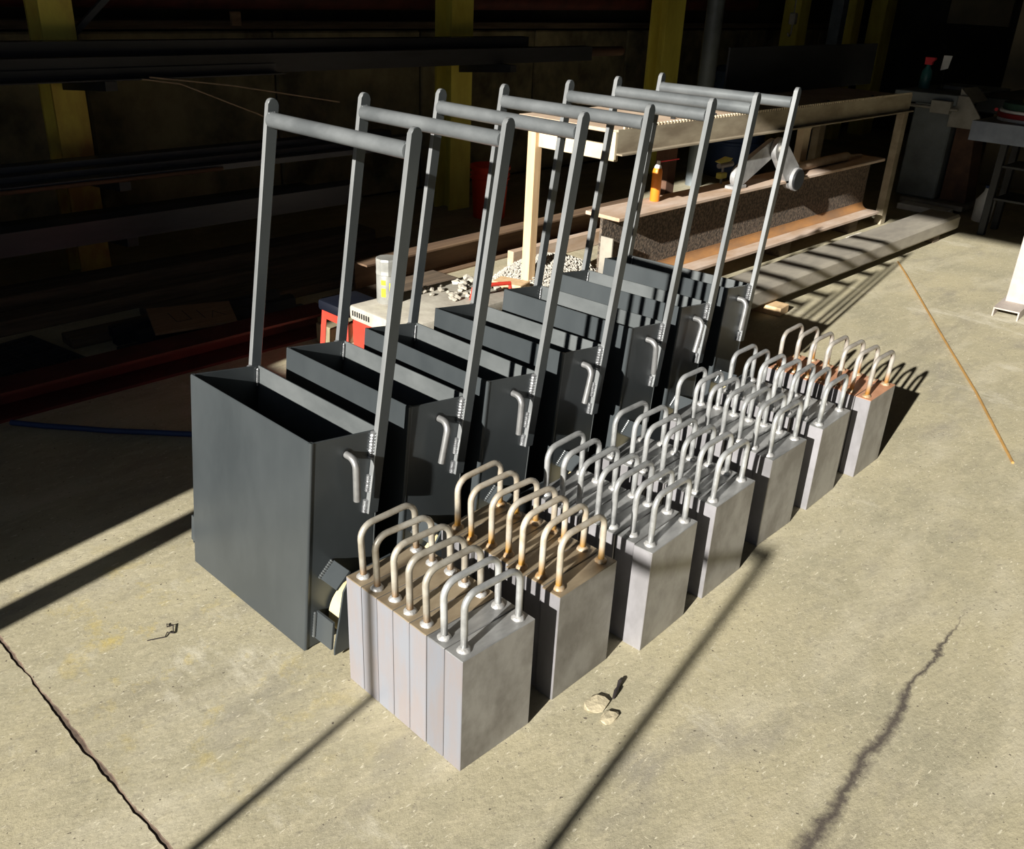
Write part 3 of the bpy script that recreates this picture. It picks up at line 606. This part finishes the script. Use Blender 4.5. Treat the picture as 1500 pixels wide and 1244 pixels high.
oc = thing('marker_can', 'orange spray can with a red straw on the rusty beam', 'can', (-1.335, 3.33, .5305))
obj('body', lathe([(.026, 0), (.028, .004), (.028, .165), (.025, .178), (.020, .184)], 20), 'orange', oc, smooth=True)
obj('shoulder', lathe([(.0205, .184), (.0205, .190), (.012, .205), (.010, .222)], 16), 'white', oc, smooth=True)
obj('straw', tube([(.0, 0, .216), (.06, .11, .232)], .0032, 6), 'redtip', oc)
# hinged cast bracket on the beam, with its pin
br = thing('hinged_bracket', 'grey hinged metal bracket with a round end on the rusty beam', 'bracket', (-1.29, 4.42, .5305))
def link(p, q, w_, x0, x1):
    p, q = Vector((p[0], p[1])), Vector((q[0], q[1])); a = math.degrees(math.atan2(q.y-p.y, q.x-p.x))
    return prism(arc(p.x, p.y, w_, a+90, a+270, 8) + arc(q.x, q.y, w_*.8, a-90, a+90, 8), x0, x1, 'x', bev=.004)
obj('link_arm', link((-.36, .075), (.0, .215), .07, .03, .065), 'alu', br, smooth=True)
obj('link_arm', link((.25, .02), (.02, .215), .085, .068, .105), 'alu', br, smooth=True)
obj('pivot_bolt', tube([(.02, .01, .215), (.12, .01, .215)], .022, 12), 'greysteel', br, smooth=True)
obj('round_end', tube([(.106, .27, .0), (.128, .27, .0)], .075, 24), 'alu', br, smooth=True)
obj('rubber_ring', tube([(.128, .27, .0), (.140, .27, .0)], .066, 24), 'dark', br, smooth=True)
obj('stop_pad', box(.0, .07, -.42, -.28, .0, .02, .003), 'alu', br)
tag(obj('tan_tube', tube([(-1.30, 4.80, .5625), (-1.32, 5.72, .5625), (-1.322, 5.76, .5605), (-1.33, 6.0, .5435)], [.032, .032, .014, .010], 14), 'tanrod', smooth=True), 'tan cardboard tube lying along the rusty beam beside the bracket', 'tube')
cl = thing('screw_clamp', 'small clamp with a yellow green wing on the rusty beam', 'clamp', (-1.385, 4.11, .5305))
obj('stem', tube([(0, 0, 0), (0, 0, .10)], .008, 8), 'alu', cl)
obj('screw', tube([(0, -.05, .115), (0, .10, .115)], .017, 12), 'alu', cl, smooth=True)
obj('wing', prism([(-.09, .145), (.02, .165), (.09, .150), (.06, .135), (-.05, .132)], -.012, .012, 'x', bev=.002), 'lime', cl)
obj('foot', box(-.02, .02, -.04, .03, .035, .07, .004), 'lime', cl)
tag(obj('paint_tin', lathe([(.045, 0), (.047, .004), (.047, .085), (.042, .09)], 20), 'bluetin', None, (-1.30, 5.98, 0), smooth=True), 'small blue tin on the floor under the end of the rusty beam', 'tin')
rg = random.Random(31); bm = bmesh.new(); bmesh.ops.create_icosphere(bm, subdivisions=3, radius=1)
for v_ in bm.verts: k = rg.uniform(.8, 1.2); v_.co = Vector((v_.co.x*.05*k, v_.co.y*.16*k, max(0, (v_.co.z+.3)*.035*k)))
tag(obj('crumpled_rag', bm, 'dust', None, (-1.07, 5.62, 0), smooth=True), 'crumpled pale rag on the floor beside the rusty beam', 'rag')
# grey box section on the floor
cb = thing('box_section', 'long grey steel box section lying on wood blocks by the carts', 'box section', (0, 0, 0))
ch = .018; x0, x1, z0, z1 = -.885, -.635, .05, .165
obj('section', prism([(x0+ch, z0), (x1-ch, z0), (x1, z0+ch), (x1, z1-ch), (x1-ch, z1), (x0+ch, z1), (x0, z1-ch), (x0, z0+ch)], 3.1, 6.42, 'y', bev=.002), 'concbeam', cb)
plank(-.80, -.56, 3.52, 3.64, 0, .0495, 'postwood', 'pale wood block under the box section, beside the cart shadows', .1, 'support_block', 'block', 'blocks under the box section')
plank(-.86, -.66, 6.02, 6.14, 0, .0495, 'timber', 'dark wood block under the box section, near the machine', 0, 'support_block', 'block', 'blocks under the box section')
tag(obj('filler_wire', tube([(-.606, 5.261, .004), (-.45, 5.0, .012), (.2, 3.92, .01), (.6, 3.27, .006), (.954, 2.647, .004)], .0055, 8), 'wire', smooth=True), 'long copper coloured rod lying alone on the sunlit floor', 'rod')
# ------------------------------------------------------------------ machine and right-hand table
mc = thing('shop_machine', 'grey steel machine on a pedestal at the end of the table', 'machine')
obj('pedestal', box(-1.50, -1.16, 7.28, 7.62, .075, .86, .012), 'bluegrey', mc)
obj('side_panel', prism([(-1.14, .075), (-.92, .075), (-.99, .72), (-1.14, .72)], 7.36, 7.60, 'y', bev=.004), 'rustbar', mc)
obj('base_plate', box(-1.42, -.88, 7.20, 7.70, .03, .075, .006), 'greysteel', mc)
obj('bed', box(-1.62, -1.10, 7.1, 8.4, .86, .945, .006), 'bluegrey', mc)
obj('guard', prism([(-1.14, .70), (-.90, .70), (-.90, .80), (-1.02, .945), (-1.14, .945)], 7.12, 7.14, 'y', bev=.002), 'greysteel', mc)
obj('guard_wing', prism([(-1.10, .946), (-.98, .90), (-1.10, 1.0)], 7.14, 7.5, 'y', bev=.002), 'greysteel', mc)
obj('clamp_bracket', box(-1.28, -1.12, 7.04, 7.10, .80, .90, .004), 'greysteel', mc)
obj('clamp_rod', tube([(-1.45, 7.06, .84), (-1.06, 7.06, .84)], .014, 10), 'greysteel', mc, smooth=True)
obj('motor_box', box(-1.08, -.62, 7.5, 8.6, .80, .93, .01), 'dark', mc)
obj('lamp_lens', tube([(-.905, 7.49, .84), (-.905, 7.5, .84)], .014, 10), 'redtip', mc)
obj('fence_bar', box(-1.42, -1.10, 7.62, 7.66, .946, .975, .002), 'greysteel', mc)
plank(-1.36, -.94, 7.02, 7.18, 0, .05, 'white', 'white block on the floor against the machine base', 0, 'white_block', 'block', None)
sb = thing('spray_bottle', 'teal spray bottle with a red trigger on the machine bed', 'bottle', (-1.52, 7.45, .9455))
obj('body', lathe([(.042, 0), (.046, .006), (.046, .10), (.040, .14), (.018, .175), (.016, .19)], 18), 'teal', sb, smooth=True)
obj('trigger_head', prism([(-.03, .19), (.03, .19), (.03, .215), (.055, .235), (.05, .25), (-.035, .25)], -.016, .016, 'y', bev=.002), 'redtip', sb)
cdv = thing('paper_card', 'white card held on a thin stand on the machine bed', 'card', (-1.40, 7.5, .9455))
obj('stand', tube([(0, 0, 0), (0, 0, .16)], .005, 6), 'dark', cdv); obj('base', box(-.03, .03, -.03, .03, 0, .006), 'dark', cdv)
obj('sheet', prism([(-.03, .15), (.03, .17), (.045, .27), (-.025, .27)], -.008, -.0055, 'y'), 'white', cdv)
rt = thing('channel_table', 'table with a shiny blue grey channel end carrying the discs', 'table', (0, 0, 0))
obj('end_channel', prism([(5.985, .76), (6.05, .76), (6.05, .768), (5.995, .768), (5.995, .882), (6.05, .882), (6.05, .89), (5.985, .89)], -.585, .95, 'x'), 'channel', rt)
obj('table_plate', box(-.585, .95, 6.051, 7.0, .872, .89, .002), 'greysteel', rt)
for x in (-.55, .85):
    for y in (6.62, 6.92): obj('leg', box(x, x+.05, y, y+.05, 0, .872, .003), 'dark', rt)
for z in (.28, .52): obj('shelf', box(-.49, .84, 6.6, 6.98, z, z+.015), 'dark', rt)
zz = .8905
for nm, mt, rad, th, lb in (('grinding_disc', 'white', .24, .022, 'white disc at the bottom of the disc stack'), ('grinding_disc', 'reddisc', .245, .032, 'red disc in the disc stack'), ('grinding_disc', 'white', .235, .020, 'white disc in the disc stack under the green one'), ('grinding_disc', 'green', .22, .045, 'dark green bristled disc in the disc stack'), ('grinding_disc', 'yelldisc', .15, .03, 'small yellow disc on top of the disc stack')):
    tag(obj(nm, lathe([(rad-.004, 0), (rad, .004), (rad, th-.004), (rad-.004, th)], 40), mt, None, (-.29+(.05 if mt == 'yelldisc' else 0), 6.34, zz), smooth=True), lb, 'disc', 'discs stacked on the channel table'); zz += th+.0005
jg = thing('white_jug', 'translucent white jug on the floor beside the machine', 'jug', (-.70, 7.15, 0))
obj('body', lathe([(.07, 0), (.075, .01), (.075, .17), (.03, .24), (.025, .27)], 18), 'white', jg, smooth=True); obj('cap', lathe([(.028, .27), (.028, .29)], 14), 'blue', jg)
hs = thing('steel_trestle', 'weathered steel channel leg standing on a channel foot', 'trestle', (.30, 4.72, 0), .08)
obj('foot', prism([(-.07, 0), (-.062, 0), (-.062, .045), (.062, .045), (.062, 0), (.07, 0), (.07, .053), (-.07, .053)], -.16, .42, 'y'), 'pinkgrey', hs)
obj('leg', prism([(-.05, .053), (.06, .053), (.06, .80), (-.05, .80)], .02, .06, 'y', bev=.002), 'pinkgrey', hs)
obj('leg_flange', box(-.05, -.038, .06, .14, .053, .80), 'cream', hs)
obj('leg_flange', box(.048, .06, .06, .14, .053, .80), 'cream', hs)
obj('top_beam', box(-.10, .75, -.02, .12, .801, .86, .003), 'channel', hs)
obj('leg', box(.60, .70, .02, .06, .0, .80, .002), 'cream', hs)
# posts and hanging bits behind
tag(obj('pipe_column', tube([(-3.0, 6.35, 0), (-3.0, 6.35, 4.69)], .075, 20), 'bluegrey', smooth=True), 'blue grey round column behind the steel sheet on the table', 'column')
tag(obj('yellow_column', box(-3.8, -3.6, 9.0, 9.22, 0, 4.69, .004), 'yellow'), 'yellow square column in the dark behind the table, nearer the rack', 'column')
tag(obj('yellow_column', box(-3.8, -3.6, 10.35, 10.55, 0, 4.69, .004), 'yellow'), 'yellow square column in the dark, second past the rack', 'column')
tag(obj('yellow_column', box(-3.8, -3.6, 11.2, 11.5, 0, 4.69, .004), 'yellow'), 'yellow square column standing close to the back wall', 'column')
tag(obj('grey_column', box(-3.05, -2.93, 8.6, 8.72, 0, 4.69, .004), 'channel'), 'slim shiny grey column between the yellow columns', 'column')
tag(obj('wall_board', box(-3.1, -2.35, 11.93, 11.995, 1.38, 2.1, .004), 'tanwall'), 'cream board fixed high on the back wall', 'board')
hk = thing('chain_hook', 'small steel hook hanging on a chain behind the table', 'hook', (-2.9, 7.55, 1.25))
obj('chain', tube([(0, 0, .22), (0, 0, 3.44)], .006, 6), 'greysteel', hk); obj('block', box(-.03, .03, -.03, .03, .12, .22, .008), 'greysteel', hk)
obj('hook', tube([(0, .0, .12), (0, 0, .06)] + [(0, -.03+.03*math.cos(math.radians(a)), .05-.03*math.sin(math.radians(a))) for a in range(0, 200, 25)], .008, 8), 'greysteel', hk, smooth=True)

# ------------------------------------------------------------------ litter on the floor
tag(obj('wire_twist', tube([(-.318, -.276, .002), (-.305, -.250, .003), (-.300, -.235, .002), (-.312, -.222, .004), (-.298, -.212, .003), (-.330, -.196, .005), (-.333, -.212, .004), (-.346, -.205, .003)], .0017, 6), 'grime', smooth=True), 'twisted black wire scrap on the floor by the nearest cart', 'wire')
def chip(name, loc, s, label, cat, seed, m='stone', flat=.35):
    r_ = random.Random(seed); bm = bmesh.new(); bmesh.ops.create_icosphere(bm, subdivisions=2, radius=1)
    for v_ in bm.verts:
        k = r_.uniform(.75, 1.15); v_.co = Vector((v_.co.x*s[0]*k, v_.co.y*s[1]*k, max(0, (v_.co.z+.25)*s[2]*k)))
    return tag(obj(name, bm, m, None, loc), label, cat)
chip('stone_flake', (.660, .415, 0), (.028, .045, .008), 'flat pale stone flake on the floor by the second weight stack', 'stone', 1)
chip('stone_flake', (.70, .405, 0), (.019, .032, .007), 'smaller pale stone flake touching the flat one on the floor', 'stone', 2).location = (.712, .40, 0)
tag(obj('steel_swarf', tube([(.68, .455, .004), (.671, .478, .009), (.664, .495, .005), (.657, .512, .010), (.650, .530, .005)], [.003, .006, .004, .006, .003], 8), 'grime', smooth=True), 'dark curl of steel swarf on the floor by the second weight stack', 'swarf')
